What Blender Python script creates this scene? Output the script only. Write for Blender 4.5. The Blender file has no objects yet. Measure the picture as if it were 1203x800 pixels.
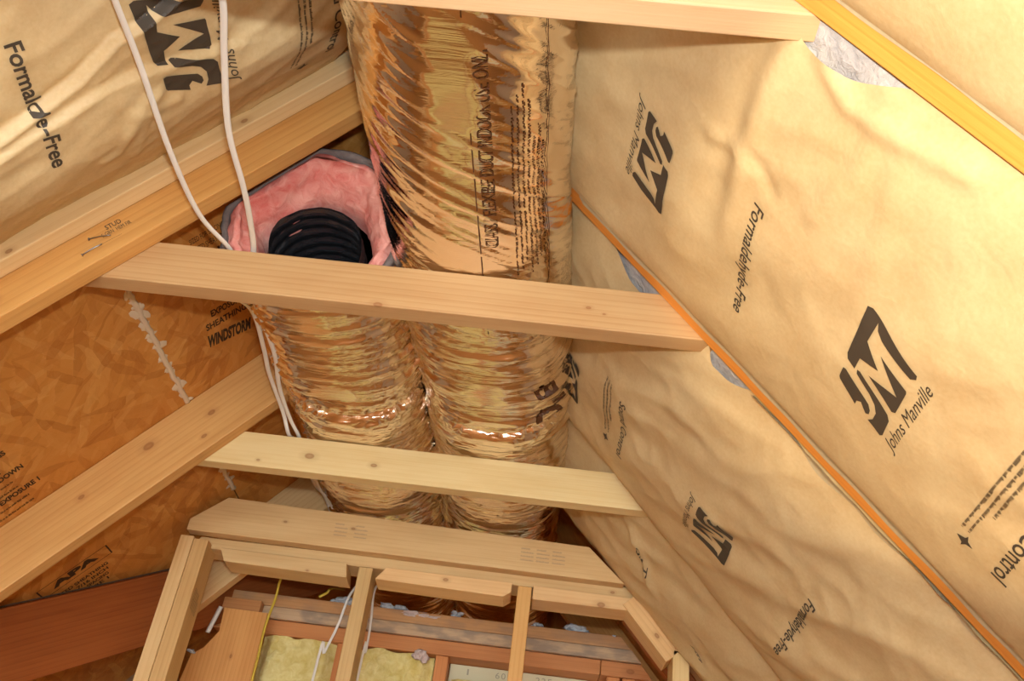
import bpy, bmesh, math, random
from mathutils import Matrix, Vector, noise
random.seed(7)

# ------------------------------------------------------------------ units: inches, camera at x=y=0, 60 in above the floor
IN = 0.0254
EYE = 60.0
def V(p):
    return Vector((p[0] * IN, p[1] * IN, (p[2] + EYE) * IN))
def vadd(a, b, k=1.0):
    return (a[0] + k * b[0], a[1] + k * b[1], a[2] + k * b[2])
def lin(c):
    return tuple(((x / 255) / 12.92 if x / 255 <= 0.04045 else ((x / 255 + 0.055) / 1.055) ** 2.4) for x in c) + (1.0,)

SC = bpy.context.scene
COL = SC.collection

# ------------------------------------------------------------------ camera
YAW, PITCH, ROLL = math.radians(-3.3704), math.radians(33.6638), math.radians(7.9816)
fwd = Vector((math.sin(YAW) * math.cos(PITCH), math.cos(YAW) * math.cos(PITCH), math.sin(PITCH)))
r0 = Vector((math.cos(YAW), -math.sin(YAW), 0))
u0 = r0.cross(fwd)
cright = math.cos(ROLL) * r0 + math.sin(ROLL) * u0
cup = -math.sin(ROLL) * r0 + math.cos(ROLL) * u0
camd = bpy.data.cameras.new('camera')
camd.sensor_width = 36.0
camd.sensor_fit = 'HORIZONTAL'
camd.lens = 36.0 * 1107.745 / 1203
camd.clip_start = 0.01
camd.clip_end = 100
cam = bpy.data.objects.new('camera', camd)
cam.matrix_world = Matrix(((cright.x, cup.x, -fwd.x, 0), (cright.y, cup.y, -fwd.y, 0), (cright.z, cup.z, -fwd.z, EYE * IN), (0, 0, 0, 1)))
COL.objects.link(cam)
SC.camera = cam

# ------------------------------------------------------------------ world, lamps, exposure
w = bpy.data.worlds.new('world')
w.use_nodes = True
w.node_tree.nodes['Background'].inputs[0].default_value = (0.88, 0.97, 1.0, 1)
w.node_tree.nodes['Background'].inputs[1].default_value = 6.2  # added even fill, entering where the gable behind the camera is left open
SC.world = w
def lamp(name, kind, loc, aim, energy, color, **kw):
    d = bpy.data.lights.new(name, kind)
    d.energy = energy
    d.color = color
    for k, v in kw.items():
        setattr(d, k, v)
    o = bpy.data.objects.new(name, d)
    o.location = V(loc)
    if aim is not None:
        o.rotation_euler = (V(aim) - V(loc)).to_track_quat('-Z', 'Y').to_euler()
    COL.objects.link(o)
    return o
# the flash on top of the camera
fl = lamp('camera_flash', 'AREA', (0, 0, 0), None, 16, (0.90, 0.96, 1.0), shape='RECTANGLE', size=0.06, size_y=0.035)
fl.matrix_world = cam.matrix_world.copy()
fl.matrix_world.translation = V((5.2 * cup.x, 5.2 * cup.y, 5.2 * cup.z))
# a halogen spotlight held low beside the camera, aimed up at the right slope
lamp('halogen_work_light', 'SPOT', (2, -14, -14), (19.2, 29, 25.6), 100, (1.0, 0.74, 0.42), shadow_soft_size=0.03, spot_size=math.radians(29), spot_blend=0.28)
SC.view_settings.view_transform = 'Standard'
SC.view_settings.look = 'None'
SC.view_settings.gamma = 1.0
SC.view_settings.use_curve_mapping = False
SC.view_settings.exposure = 0.0

# ------------------------------------------------------------------ measured framing
H = 36.531                       # underside of the collar ties above the eye
PT = math.radians(49.1647)       # roof pitch
cp, sp = math.cos(PT), math.sin(PT)
XL, XR = -31.845, 9.576          # where the rafters' undersides cross that height
YT = (26.354, 52.228, 80.469)    # collar ties
NR, NL = (sp, 0, cp), (-sp, 0, cp)
DR, DL = (cp, 0, -sp), (-cp, 0, -sp)
DEPTH = 5.5
XA = (XL + XR) / 2
ZA = H + (XR - XL) / 2 * math.tan(PT)
def SR(u, v, h=0.0):             # right slope: u down the slope, v along the ridge, h into the room
    return (XR + u * cp - NR[0] * h, v, H - u * sp - NR[2] * h)
def SL(u, v, h=0.0):
    return (XL - u * cp - NL[0] * h, v, H - u * sp - NL[2] * h)

# ------------------------------------------------------------------ materials
def nmat(name):
    m = bpy.data.materials.new(name)
    m.use_nodes = True
    nt = m.node_tree
    b = nt.nodes['Principled BSDF']
    return m, nt, b
def N(nt, typ, **kw):
    n = nt.nodes.new(typ)
    for k, v in kw.items():
        if k.startswith('i_'):
            key = k[2:]
            n.inputs[int(key) if key.isdigit() else key].default_value = v
        else:
            setattr(n, k, v)
    return n
def ramp(nt, stops, interp='LINEAR'):
    r = nt.nodes.new('ShaderNodeValToRGB')
    r.color_ramp.interpolation = interp
    e = r.color_ramp.elements
    e[0].position, e[0].color = stops[0]
    e[1].position, e[1].color = stops[-1]
    for p, c in stops[1:-1]:
        x = e.new(p)
        x.color = c
    return r
def g(v):
    return (v, v, v, 1)
def mixc(nt, fac, a, b, mode='MIX'):
    m = nt.nodes.new('ShaderNodeMix')
    m.data_type = 'RGBA'
    m.blend_type = mode
    for sock, val in ((m.inputs[0], fac), (m.inputs[6], a), (m.inputs[7], b)):
        if hasattr(val, 'is_output'):
            nt.links.new(val, sock)
        else:
            sock.default_value = val
    return m.outputs[2]
def math_(nt, op, a, b=0.0, clamp=False):
    m = nt.nodes.new('ShaderNodeMath')
    m.operation = op
    m.use_clamp = clamp
    for sock, val in ((m.inputs[0], a), (m.inputs[1], b)):
        if hasattr(val, 'is_output'):
            nt.links.new(val, sock)
        else:
            sock.default_value = val
    return m.outputs[0]
def plain(name, c, rough=0.6, metal=0.0, spec=0.4):
    m, nt, b = nmat(name)
    b.inputs['Base Color'].default_value = lin(c)
    b.inputs['Roughness'].default_value = rough
    b.inputs['Metallic'].default_value = metal
    b.inputs['Specular IOR Level'].default_value = spec
    return m
_wood = {}
def wood(base, dark, knots=(), ring=1.0, rough=0.5, grime=0.0, name='wood'):
    key = (base, dark, tuple(knots), ring, grime)
    if key in _wood:
        return _wood[key]
    m, nt, b = nmat(name)
    L = nt.links
    tc = N(nt, 'ShaderNodeTexCoord')
    oi = N(nt, 'ShaderNodeObjectInfo')
    off = N(nt, 'ShaderNodeVectorMath', operation='SCALE')
    L.new(oi.outputs['Random'], off.inputs['Scale'])
    off.inputs[0].default_value = (37.0, 0.035, 0.05)
    add = N(nt, 'ShaderNodeVectorMath', operation='ADD')
    L.new(tc.outputs['Object'], add.inputs[0])
    L.new(off.outputs[0], add.inputs[1])
    def sc(x, y, z):
        k = N(nt, 'ShaderNodeVectorMath', operation='MULTIPLY')
        L.new(add.outputs[0], k.inputs[0])
        k.inputs[1].default_value = (x, y, z)
        return k.outputs[0]
    wv = N(nt, 'ShaderNodeTexWave', wave_type='RINGS', rings_direction='X', wave_profile='SAW', i_Scale=26.0 , i_Distortion=2.2, i_Detail=2.0)
    wv.inputs['Detail Scale'].default_value = 0.6
    L.new(sc(0.10, 1.0, 1.0), wv.inputs['Vector'])
    wr = ramp(nt, [(0.0, g(0.0)), (0.55, g(0.25)), (0.9, g(1.0)), (1.0, g(0.0))])
    L.new(wv.outputs['Fac'], wr.inputs[0])
    fb = N(nt, 'ShaderNodeTexNoise', i_Scale=1.0, i_Detail=3.0)
    L.new(sc(5.0, 420.0, 420.0), fb.inputs['Vector'])
    bl = N(nt, 'ShaderNodeTexNoise', i_Scale=1.0, i_Detail=3.0)
    L.new(sc(5.0, 26.0, 26.0), bl.inputs['Vector'])
    f = math_(nt, 'MULTIPLY', wr.outputs[0], 0.34 * ring)
    f = math_(nt, 'ADD', f, math_(nt, 'MULTIPLY', math_(nt, 'SUBTRACT', fb.outputs[0], 0.42), 0.55))
    f = math_(nt, 'ADD', f, math_(nt, 'MULTIPLY', math_(nt, 'SUBTRACT', bl.outputs[0], 0.45), 1.3), clamp=True)
    c = mixc(nt, f, lin(base), lin(dark))
    hsv = N(nt, 'ShaderNodeHueSaturation')
    L.new(c, hsv.inputs['Color'])
    L.new(math_(nt, 'ADD', math_(nt, 'MULTIPLY', oi.outputs['Random'], 0.14), 0.93), hsv.inputs['Value'])
    c = hsv.outputs[0]
    for (kx, ky, kz, kr) in knots:
        sb = N(nt, 'ShaderNodeVectorMath', operation='SUBTRACT')
        L.new(tc.outputs['Object'], sb.inputs[0])
        sb.inputs[1].default_value = (kx * IN, ky * IN, kz * IN)
        ml = N(nt, 'ShaderNodeVectorMath', operation='MULTIPLY')
        L.new(sb.outputs[0], ml.inputs[0])
        ml.inputs[1].default_value = (0.62, 1.0, 1.0)
        ln = N(nt, 'ShaderNodeVectorMath', operation='LENGTH')
        L.new(ml.outputs[0], ln.inputs[0])
        dd = math_(nt, 'ADD', math_(nt, 'DIVIDE', ln.outputs['Value'], kr * IN), math_(nt, 'MULTIPLY', math_(nt, 'SUBTRACT', bl.outputs[0], 0.5), 0.8))
        kr_ = ramp(nt, [(0.0, g(0.55)), (0.3, g(0.7)), (0.42, g(0.2)), (1.0, g(0.0))])
        L.new(math_(nt, 'MULTIPLY', dd, 0.5, clamp=True), kr_.inputs[0])
        c = mixc(nt, kr_.outputs[0], c, lin((140, 84, 44)))
    if grime > 0:
        gn = N(nt, 'ShaderNodeTexNoise', i_Scale=1.0, i_Detail=5.0)
        L.new(sc(14.0, 40.0, 40.0), gn.inputs['Vector'])
        gr = ramp(nt, [(0.42, g(0.0)), (0.62, g(grime))])
        L.new(gn.outputs[0], gr.inputs[0])
        c = mixc(nt, gr.outputs[0], c, lin((112, 104, 98)))
    L.new(c, b.inputs['Base Color'])
    b.inputs['Roughness'].default_value = rough
    b.inputs['Specular IOR Level'].default_value = 0.25
    bp = N(nt, 'ShaderNodeBump', i_Strength=0.18, i_Distance=0.002)
    L.new(fb.outputs[0], bp.inputs['Height'])
    L.new(bp.outputs[0], b.inputs['Normal'])
    _wood[key] = m
    return m

def kraft_mat(name, base, dark):
    m, nt, b = nmat(name)
    L = nt.links
    tc = N(nt, 'ShaderNodeTexCoord')
    n1 = N(nt, 'ShaderNodeTexNoise', i_Scale=9.0, i_Detail=6.0, i_Roughness=0.6)
    n2 = N(nt, 'ShaderNodeTexNoise', i_Scale=160.0, i_Detail=3.0)
    n3 = N(nt, 'ShaderNodeTexNoise', i_Scale=22.0, i_Detail=5.0, i_Distortion=0.6)
    vo = N(nt, 'ShaderNodeTexVoronoi', i_Scale=16.0, feature='DISTANCE_TO_EDGE')
    for n in (n1, n2, n3):
        L.new(tc.outputs['Object'], n.inputs['Vector'])
    dv = N(nt, 'ShaderNodeVectorMath', operation='ADD')
    ds = N(nt, 'ShaderNodeVectorMath', operation='SCALE')
    ds.inputs['Scale'].default_value = 0.06
    L.new(n1.outputs['Color'], ds.inputs[0])
    L.new(tc.outputs['Object'], dv.inputs[0])
    L.new(ds.outputs[0], dv.inputs[1])
    L.new(dv.outputs[0], vo.inputs['Vector'])
    f = math_(nt, 'ADD', math_(nt, 'MULTIPLY', n1.outputs[0], 0.8), math_(nt, 'MULTIPLY', n2.outputs[0], 0.35), clamp=True)
    r = ramp(nt, [(0.38, g(0.0)), (0.78, g(1.0))])
    L.new(f, r.inputs[0])
    L.new(mixc(nt, r.outputs[0], lin(base), lin(dark)), b.inputs['Base Color'])
    b.inputs['Roughness'].default_value = 0.52
    b.inputs['Specular IOR Level'].default_value = 0.35
    vr = ramp(nt, [(0.0, g(0.0)), (0.10, g(1.0))])
    L.new(vo.outputs['Distance'], vr.inputs[0])
    hh = math_(nt, 'ADD', math_(nt, 'MULTIPLY', n3.outputs[0], 0.9), math_(nt, 'MULTIPLY', vr.outputs[0], 0.0))
    hh = math_(nt, 'ADD', hh, math_(nt, 'MULTIPLY', n2.outputs[0], 0.06))
    bp = N(nt, 'ShaderNodeBump', i_Strength=0.30, i_Distance=0.006)
    L.new(hh, bp.inputs['Height'])
    L.new(bp.outputs[0], b.inputs['Normal'])
    return m
KRAFT = kraft_mat('kraft_paper', (220, 196, 148), (203, 172, 122))
KRAFT_EDGE = kraft_mat('kraft_flange', (206, 192, 156), (186, 168, 130))

def osb_mat():
    m, nt, b = nmat('oriented_strand_board')
    L = nt.links
    tc = N(nt, 'ShaderNodeTexCoord')
    def layer(scale, seed):
        vadd_ = N(nt, 'ShaderNodeVectorMath', operation='ADD')
        L.new(tc.outputs['Object'], vadd_.inputs[0])
        vadd_.inputs[1].default_value = (seed, seed * 1.7, 0)
        rz = N(nt, 'ShaderNodeVectorRotate', rotation_type='Z_AXIS')
        L.new(vadd_.outputs[0], rz.inputs['Vector'])
        rz.inputs['Angle'].default_value = seed * 2.1
        st = N(nt, 'ShaderNodeVectorMath', operation='MULTIPLY')
        L.new(rz.outputs[0], st.inputs[0])
        st.inputs[1].default_value = (1.0, 2.6, 1.0)
        nz = N(nt, 'ShaderNodeTexNoise', i_Scale=30.0, i_Detail=2.0)
        L.new(st.outputs[0], nz.inputs['Vector'])
        ns = N(nt, 'ShaderNodeVectorMath', operation='SCALE')
        ns.inputs['Scale'].default_value = 0.03
        L.new(nz.outputs['Color'], ns.inputs[0])
        ad = N(nt, 'ShaderNodeVectorMath', operation='ADD')
        L.new(st.outputs[0], ad.inputs[0])
        L.new(ns.outputs[0], ad.inputs[1])
        vo = N(nt, 'ShaderNodeTexVoronoi', voronoi_dimensions='2D', i_Scale=scale)
        L.new(ad.outputs[0], vo.inputs['Vector'])
        sep = N(nt, 'ShaderNodeSeparateColor')
        L.new(vo.outputs['Color'], sep.inputs[0])
        rz2 = N(nt, 'ShaderNodeVectorRotate', rotation_type='Z_AXIS')
        L.new(vadd_.outputs[0], rz2.inputs['Vector'])
        L.new(math_(nt, 'MULTIPLY', sep.outputs[1], 6.28), rz2.inputs['Angle'])
        st2 = N(nt, 'ShaderNodeVectorMath', operation='MULTIPLY')
        L.new(rz2.outputs[0], st2.inputs[0])
        st2.inputs[1].default_value = (10.0, 150.0, 1.0)
        fib = N(nt, 'ShaderNodeTexNoise', i_Scale=1.0, i_Detail=3.0)
        L.new(st2.outputs[0], fib.inputs['Vector'])
        return sep.outputs[0], fib.outputs[0], sep.outputs[2]
    a, fa, ra = layer(16.0, 0.3)
    c2, fb, rb = layer(34.0, 1.9)
    pick = ramp(nt, [(0.45, g(0.0)), (0.55, g(1.0))])
    L.new(rb, pick.inputs[0])
    t1 = math_(nt, 'ADD', math_(nt, 'MULTIPLY', a, 0.5), math_(nt, 'MULTIPLY', fa, 0.55))
    t2 = math_(nt, 'ADD', math_(nt, 'MULTIPLY', c2, 0.6), math_(nt, 'MULTIPLY', fb, 0.5))
    mx = N(nt, 'ShaderNodeMix')
    L.new(pick.outputs[0], mx.inputs[0])
    L.new(t1, mx.inputs[2])
    L.new(t2, mx.inputs[3])
    r = ramp(nt, [(0.08, lin((150, 90, 34))), (0.4, lin((198, 134, 62))), (0.75, lin((208, 146, 74))), (0.97, lin((230, 186, 118)))])
    L.new(mx.outputs[0], r.inputs[0])
    n1 = N(nt, 'ShaderNodeTexNoise', i_Scale=3.0, i_Detail=3.0)
    L.new(tc.outputs['Object'], n1.inputs['Vector'])
    c = mixc(nt, 0.55, r.outputs[0], lin((218, 154, 74)))
    c = mixc(nt, math_(nt, 'MULTIPLY', n1.outputs[0], 0.45), c, lin((188, 114, 42)))
    wob = N(nt, 'ShaderNodeTexNoise', i_Scale=18.0, i_Detail=2.0)
    L.new(tc.outputs['Object'], wob.inputs['Vector'])
    ws = N(nt, 'ShaderNodeVectorMath', operation='SCALE')
    ws.inputs['Scale'].default_value = 0.02
    L.new(wob.outputs['Color'], ws.inputs[0])
    wa = N(nt, 'ShaderNodeVectorMath', operation='ADD')
    L.new(tc.outputs['Object'], wa.inputs[0])
    L.new(ws.outputs[0], wa.inputs[1])
    rel = None
    for k, (ang, sx, sy, thr) in enumerate(((0.2, 9, 44, 0.72), (1.1, 8, 40, 0.74), (2.0, 10, 52, 0.72), (2.7, 7, 34, 0.78), (0.65, 12, 60, 0.74), (1.6, 13, 56, 0.78))):
        rz = N(nt, 'ShaderNodeVectorRotate', rotation_type='Z_AXIS')
        L.new(wa.outputs[0], rz.inputs['Vector'])
        rz.inputs['Angle'].default_value = ang
        st = N(nt, 'ShaderNodeVectorMath', operation='MULTIPLY')
        L.new(rz.outputs[0], st.inputs[0])
        st.inputs[1].default_value = (sx, sy, 0)
        vo = N(nt, 'ShaderNodeTexVoronoi', voronoi_dimensions='2D', i_Scale=1.0)
        L.new(st.outputs[0], vo.inputs['Vector'])
        se = N(nt, 'ShaderNodeSeparateColor')
        L.new(vo.outputs['Color'], se.inputs[0])
        st3 = N(nt, 'ShaderNodeVectorMath', operation='MULTIPLY')
        L.new(rz.outputs[0], st3.inputs[0])
        st3.inputs[1].default_value = (10.0, 260.0, 0.0)
        fb_ = N(nt, 'ShaderNodeTexNoise', i_Scale=1.0, i_Detail=2.0)
        L.new(st3.outputs[0], fb_.inputs['Vector'])
        msk = math_(nt, 'MULTIPLY', math_(nt, 'GREATER_THAN', se.outputs[0], thr), 0.42)
        tone = ramp(nt, [(0.0, lin((142, 82, 30))), (0.3, lin((178, 108, 44))), (0.6, lin((206, 140, 66))), (0.9, lin((222, 168, 94))), (1.0, lin((236, 196, 132)))])
        L.new(math_(nt, 'ADD', math_(nt, 'MULTIPLY', se.outputs[1], 0.75), math_(nt, 'MULTIPLY', fb_.outputs[0], 0.28)), tone.inputs[0])
        c = mixc(nt, msk, c, tone.outputs[0])
    L.new(c, b.inputs['Base Color'])
    b.inputs['Roughness'].default_value = 0.5
    b.inputs['Specular IOR Level'].default_value = 0.3
    bp = N(nt, 'ShaderNodeBump', i_Strength=0.3, i_Distance=0.003)
    L.new(mx.outputs[0], bp.inputs['Height'])
    L.new(bp.outputs[0], b.inputs['Normal'])
    return m
OSB = osb_mat()

def foil_mat():
    m, nt, b = nmat('metallised_foil')
    L = nt.links
    tc = N(nt, 'ShaderNodeTexCoord')
    def st(x, y, s=1.0, d=4.0, dist=0.0):
        k = N(nt, 'ShaderNodeVectorMath', operation='MULTIPLY')
        L.new(tc.outputs['UV'], k.inputs[0])
        k.inputs[1].default_value = (x, y, 1)
        n = N(nt, 'ShaderNodeTexNoise', i_Scale=s, i_Detail=d, i_Distortion=dist)
        L.new(k.outputs[0], n.inputs['Vector'])
        return n.outputs[0]
    a = st(0.12, 1.6, d=3.0, dist=0.3)
    c = st(0.30, 7.0, d=4.0, dist=0.5)
    ra = math_(nt, 'ABSOLUTE', math_(nt, 'SUBTRACT', a, 0.5))
    rc = math_(nt, 'ABSOLUTE', math_(nt, 'SUBTRACT', c, 0.5))
    hh = math_(nt, 'ADD', math_(nt, 'MULTIPLY', ra, 1.0), math_(nt, 'MULTIPLY', rc, 0.3))
    bp = N(nt, 'ShaderNodeBump', i_Strength=0.38, i_Distance=0.008)
    sx = N(nt, 'ShaderNodeSeparateXYZ')
    L.new(tc.outputs['UV'], sx.inputs[0])
    mr = N(nt, 'ShaderNodeMapRange')
    for k, val in ((1, 46.0), (2, 66.0), (3, 0.10), (4, 0.50)):
        mr.inputs[k].default_value = val
    L.new(sx.outputs[1], mr.inputs[0])
    L.new(mr.outputs[0], bp.inputs['Strength'])
    L.new(hh, bp.inputs['Height'])
    L.new(bp.outputs[0], b.inputs['Normal'])
    b.inputs['Base Color'].default_value = (0.90, 0.80, 0.68, 1)
    b.inputs['Metallic'].default_value = 1.0
    b.inputs['Roughness'].default_value = 0.09
    return m
FOIL = foil_mat()

def fluffy(name, c1, c2, scale=60.0):
    m, nt, b = nmat(name)
    L = nt.links
    tc = N(nt, 'ShaderNodeTexCoord')
    n1 = N(nt, 'ShaderNodeTexNoise', i_Scale=scale, i_Detail=6.0, i_Roughness=0.65, i_Distortion=1.0)
    n2 = N(nt, 'ShaderNodeTexNoise', i_Scale=scale * 0.25, i_Detail=3.0)
    L.new(tc.outputs['Object'], n1.inputs['Vector'])
    L.new(tc.outputs['Object'], n2.inputs['Vector'])
    f = math_(nt, 'ADD', math_(nt, 'MULTIPLY', n1.outputs[0], 0.6), math_(nt, 'MULTIPLY', n2.outputs[0], 0.5))
    r = ramp(nt, [(0.38, lin(c2)), (0.68, lin(c1))])
    L.new(f, r.inputs[0])
    L.new(r.outputs[0], b.inputs['Base Color'])
    b.inputs['Roughness'].default_value = 0.95
    b.inputs['Specular IOR Level'].default_value = 0.05
    bp = N(nt, 'ShaderNodeBump', i_Strength=0.7, i_Distance=0.008)
    L.new(n1.outputs[0], bp.inputs['Height'])
    L.new(bp.outputs[0], b.inputs['Normal'])
    return m
PINK = fluffy('pink_fiberglass', (250, 186, 170), (226, 116, 106), 34.0)
YELLOW = fluffy('yellow_fiberglass', (240, 226, 160), (212, 188, 104), 40.0)
WHITE_FG = fluffy('white_fiberglass', (206, 202, 198), (168, 166, 168), 70.0)
BLUE_FG = fluffy('grey_blue_fluff', (206, 214, 220), (150, 162, 174), 80.0)
PINKGREY = fluffy('pinkish_fluff', (226, 206, 196), (186, 164, 156), 80.0)
GREY_RIM = fluffy('grey_jacket', (136, 124, 118), (112, 102, 98), 50.0)
CAULK = plain('white_sealant', (222, 204, 176), 0.7)
INK = plain('black_ink', (72, 62, 50), 0.55)
INK_SOFT = plain('grey_stamp_ink', (176, 146, 110), 0.7)
INK_OSB = plain('osb_stamp_ink', (62, 42, 22), 0.7)
INK_FOIL = plain('brown_ink_on_foil', (84, 50, 26), 0.35)
CABLE = plain('white_cable_sheath', (232, 228, 218), 0.35)
CABLE_Y = plain('yellow_cable_sheath', (206, 176, 60), 0.4)
STEEL = plain('nail_steel', (150, 146, 140), 0.35, 1.0)
BLACKPL = plain('black_plastic', (34, 35, 38), 0.22, 0.0, 1.0)

PINE = ((218, 184, 130), (196, 152, 98))
PALE = ((238, 208, 154), (220, 182, 124))
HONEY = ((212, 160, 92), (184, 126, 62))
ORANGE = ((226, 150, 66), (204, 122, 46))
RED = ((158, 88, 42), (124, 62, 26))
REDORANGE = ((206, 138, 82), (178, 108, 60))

# ------------------------------------------------------------------ object helpers
WM = {}
def finish(o, parent=None, label=None, cat=None, group=None, kind=None):
    COL.objects.link(o)
    WM[o] = o.matrix_basis.copy()
    if parent is not None:
        o.parent = parent
        o.matrix_parent_inverse = WM[parent].inverted()
    for k, v in (('label', label), ('category', cat), ('group', group), ('kind', kind)):
        if v:
            o[k] = v
    return o
def empty(name, at, label, cat, group=None, kind=None):
    o = bpy.data.objects.new(name, None)
    o.empty_display_size = 0.05
    o.matrix_basis = Matrix.Translation(V(at))
    return finish(o, None, label, cat, group, kind)
def mesh(name, verts, faces, mat, parent=None, label=None, cat=None, group=None, kind=None, smooth=True, uvs=None, frame=None, origin=None):
    """verts in inches, world frame.  frame = (origin, X, Y, Z) gives the object a rotated local frame."""
    me = bpy.data.meshes.new(name)
    if frame:
        o_, X, Y, Z = frame
        M = Matrix(((X[0], Y[0], Z[0], 0), (X[1], Y[1], Z[1], 0), (X[2], Y[2], Z[2], 0), (0, 0, 0, 1)))
        M.translation = V(o_)
    else:
        if origin is None:
            n = max(1, len(verts))
            origin = (sum(v[0] for v in verts) / n, sum(v[1] for v in verts) / n, sum(v[2] for v in verts) / n)
        M = Matrix.Translation(V(origin))
    Mi = M.inverted()
    me.from_pydata([Mi @ V(v) for v in verts], [], faces)
    if uvs:
        uv = me.uv_layers.new(name='UVMap')
        flat = []
        for p in me.polygons:
            for vi in p.vertices:
                flat += [uvs[vi][0], uvs[vi][1]]
        uv.data.foreach_set('uv', flat)
    me.materials.append(mat)
    if smooth:
        me.polygons.foreach_set('use_smooth', [True] * len(me.polygons))
    me.update()
    o = bpy.data.objects.new(name, me)
    o.matrix_basis = M
    return finish(o, parent, label, cat, group, kind)
def board(name, org, X, Z, poly, thick, mat, parent=None, label=None, cat=None, group=None, kind=None, bev=0.09):
    """A sawn board: outline poly in its X (grain) / Z plane, extruded along Y = Z x X."""
    X, Z = Vector(X).normalized(), Vector(Z)
    Z = (Z - X * Z.dot(X)).normalized()
    Y = Z.cross(X)
    bm = bmesh.new()
    a = [bm.verts.new((x * IN, 0, z * IN)) for x, z in poly]
    c = [bm.verts.new((x * IN, thick * IN, z * IN)) for x, z in poly]
    n = len(poly)
    bm.faces.new(a)
    bm.faces.new(list(reversed(c)))
    for i in range(n):
        j = (i + 1) % n
        bm.faces.new((a[i], c[i], c[j], a[j]))
    bmesh.ops.recalc_face_normals(bm, faces=bm.faces)
    if bev:
        bmesh.ops.bevel(bm, geom=bm.edges[:], offset=bev * IN, segments=2, profile=0.5, affect='EDGES')
    me = bpy.data.meshes.new(name)
    bm.to_mesh(me)
    bm.free()
    me.materials.append(mat)
    o = bpy.data.objects.new(name, me)
    M = Matrix(((X.x, Y.x, Z.x, 0), (X.y, Y.y, Z.y, 0), (X.z, Y.z, Z.z, 0), (0, 0, 0, 1)))
    M.translation = V(org)
    o.matrix_basis = M
    return finish(o, parent, label, cat, group, kind)
def rect(x0, x1, z0, z1):
    return [(x0, z0), (x1, z0), (x1, z1), (x0, z1)]
def grid(nu, nv, fn, uvf=None, wrap=False):
    verts, uvs = [], []
    for i in range(nu):
        for j in range(nv):
            verts.append(fn(i, j))
            if uvf:
                uvs.append(uvf(i, j))
    faces = []
    for i in range(nu - 1):
        for j in range(nv - 1 if not wrap else nv):
            k = (j + 1) % nv
            faces.append((i * nv + j, i * nv + k, (i + 1) * nv + k, (i + 1) * nv + j))
    return verts, faces, uvs
def tube(pts, rx, ry=None, seg=8, up=(0, 0, 1), sub=8):
    """Catmull-Rom sweep of an ellipse."""
    ry = ry or rx
    P = [Vector(p) for p in pts]
    P = [P[0] * 2 - P[1]] + P + [P[-1] * 2 - P[-2]]
    path = []
    for i in range(1, len(P) - 2):
        for s in range(sub):
            t = s / sub
            p0, p1, p2, p3 = P[i - 1:i + 3]
            path.append(0.5 * ((2 * p1) + (p2 - p0) * t + (2 * p0 - 5 * p1 + 4 * p2 - p3) * t * t + (3 * p1 - p0 - 3 * p2 + p3) * t ** 3))
    path.append(P[-2])
    verts, faces = [], []
    U = Vector(up)
    for i, p in enumerate(path):
        d = (path[min(i + 1, len(path) - 1)] - path[max(i - 1, 0)]).normalized()
        s = d.cross(U).normalized()
        q = s.cross(d)
        for k in range(seg):
            a = 2 * math.pi * k / seg
            verts.append(tuple(p + s * (rx * math.cos(a)) + q * (ry * math.sin(a))))
    for i in range(len(path) - 1):
        for k in range(seg):
            l = (k + 1) % seg
            faces.append((i * seg + k, i * seg + l, (i + 1) * seg + l, (i + 1) * seg + k))
    faces.append(tuple(reversed(range(seg))))
    faces.append(tuple((len(path) - 1) * seg + k for k in range(seg)))
    return verts, faces
def fnoise(x, y, z=0.0):
    return noise.noise((x, y, z))
def ridged(x, y, z=0.0):
    return 1.0 - min(1.0, abs(noise.noise((x, y, z))) * 2.2)
def tuft(name, at, size, mat, label, cat='insulation', parent=None, group=None, squash=(1, 1, 0.6), n=5, seed=0):
    """A pulled tuft of glass wool."""
    rnd = random.Random(seed)
    bm = bmesh.new()
    for k in range(n):
        s = size * rnd.uniform(0.25, 0.6)
        c = Vector((rnd.uniform(-1, 1) * squash[0], rnd.uniform(-1, 1) * squash[1], rnd.uniform(-0.6, 0.6) * squash[2])) * size * 0.7
        r = bmesh.ops.create_icosphere(bm, subdivisions=3, radius=s)
        for v in r['verts']:
            q = v.co
            d = 1 + 0.7 * fnoise(q.x * 1.3 / size * 1.6 + seed, q.y * 2 / size + k, q.z * 2 / size) + 0.45 * fnoise(q.x * 6 / size, q.y * 6 / size + k, q.z * 6 / size + seed)
            v.co = Vector((q.x * squash[0], q.y * squash[1], q.z * squash[2])) * d + c
    vs = [vadd(at, v.co) for v in bm.verts]
    bm.verts.index_update()
    fs = [[v.index for v in f.verts] for f in bm.faces]
    bm.free()
    return mesh(name, vs, fs, mat, parent, label if parent is None else None, cat if parent is None else None, group)

# ------------------------------------------------------------------ flat print
_txt = {}
def text2d(s, bold=0.0, shear=0.0):
    """Triangles of a line of lettering, scaled to x 0..1 over its length and y 0..1 over its cap height."""
    key = (s, bold, shear)
    if key in _txt:
        return _txt[key]
    cu = bpy.data.curves.new('lettering', 'FONT')
    cu.body = s
    cu.offset = bold
    cu.shear = shear
    cu.resolution_u = 3
    o = bpy.data.objects.new('lettering', cu)
    COL.objects.link(o)
    dg = bpy.context.evaluated_depsgraph_get()
    me = bpy.data.meshes.new_from_object(o.evaluated_get(dg))
    bpy.data.objects.remove(o)
    bpy.data.curves.remove(cu)
    vs = [(v.co.x, v.co.y) for v in me.vertices]
    fs = [tuple(p.vertices) for p in me.polygons]
    bpy.data.meshes.remove(me)
    x0, x1 = min(v[0] for v in vs), max(v[0] for v in vs)
    r = ([((v[0] - x0) / (x1 - x0), v[1] / 0.69) for v in vs], fs)
    _txt[key] = r
    return r
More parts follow.
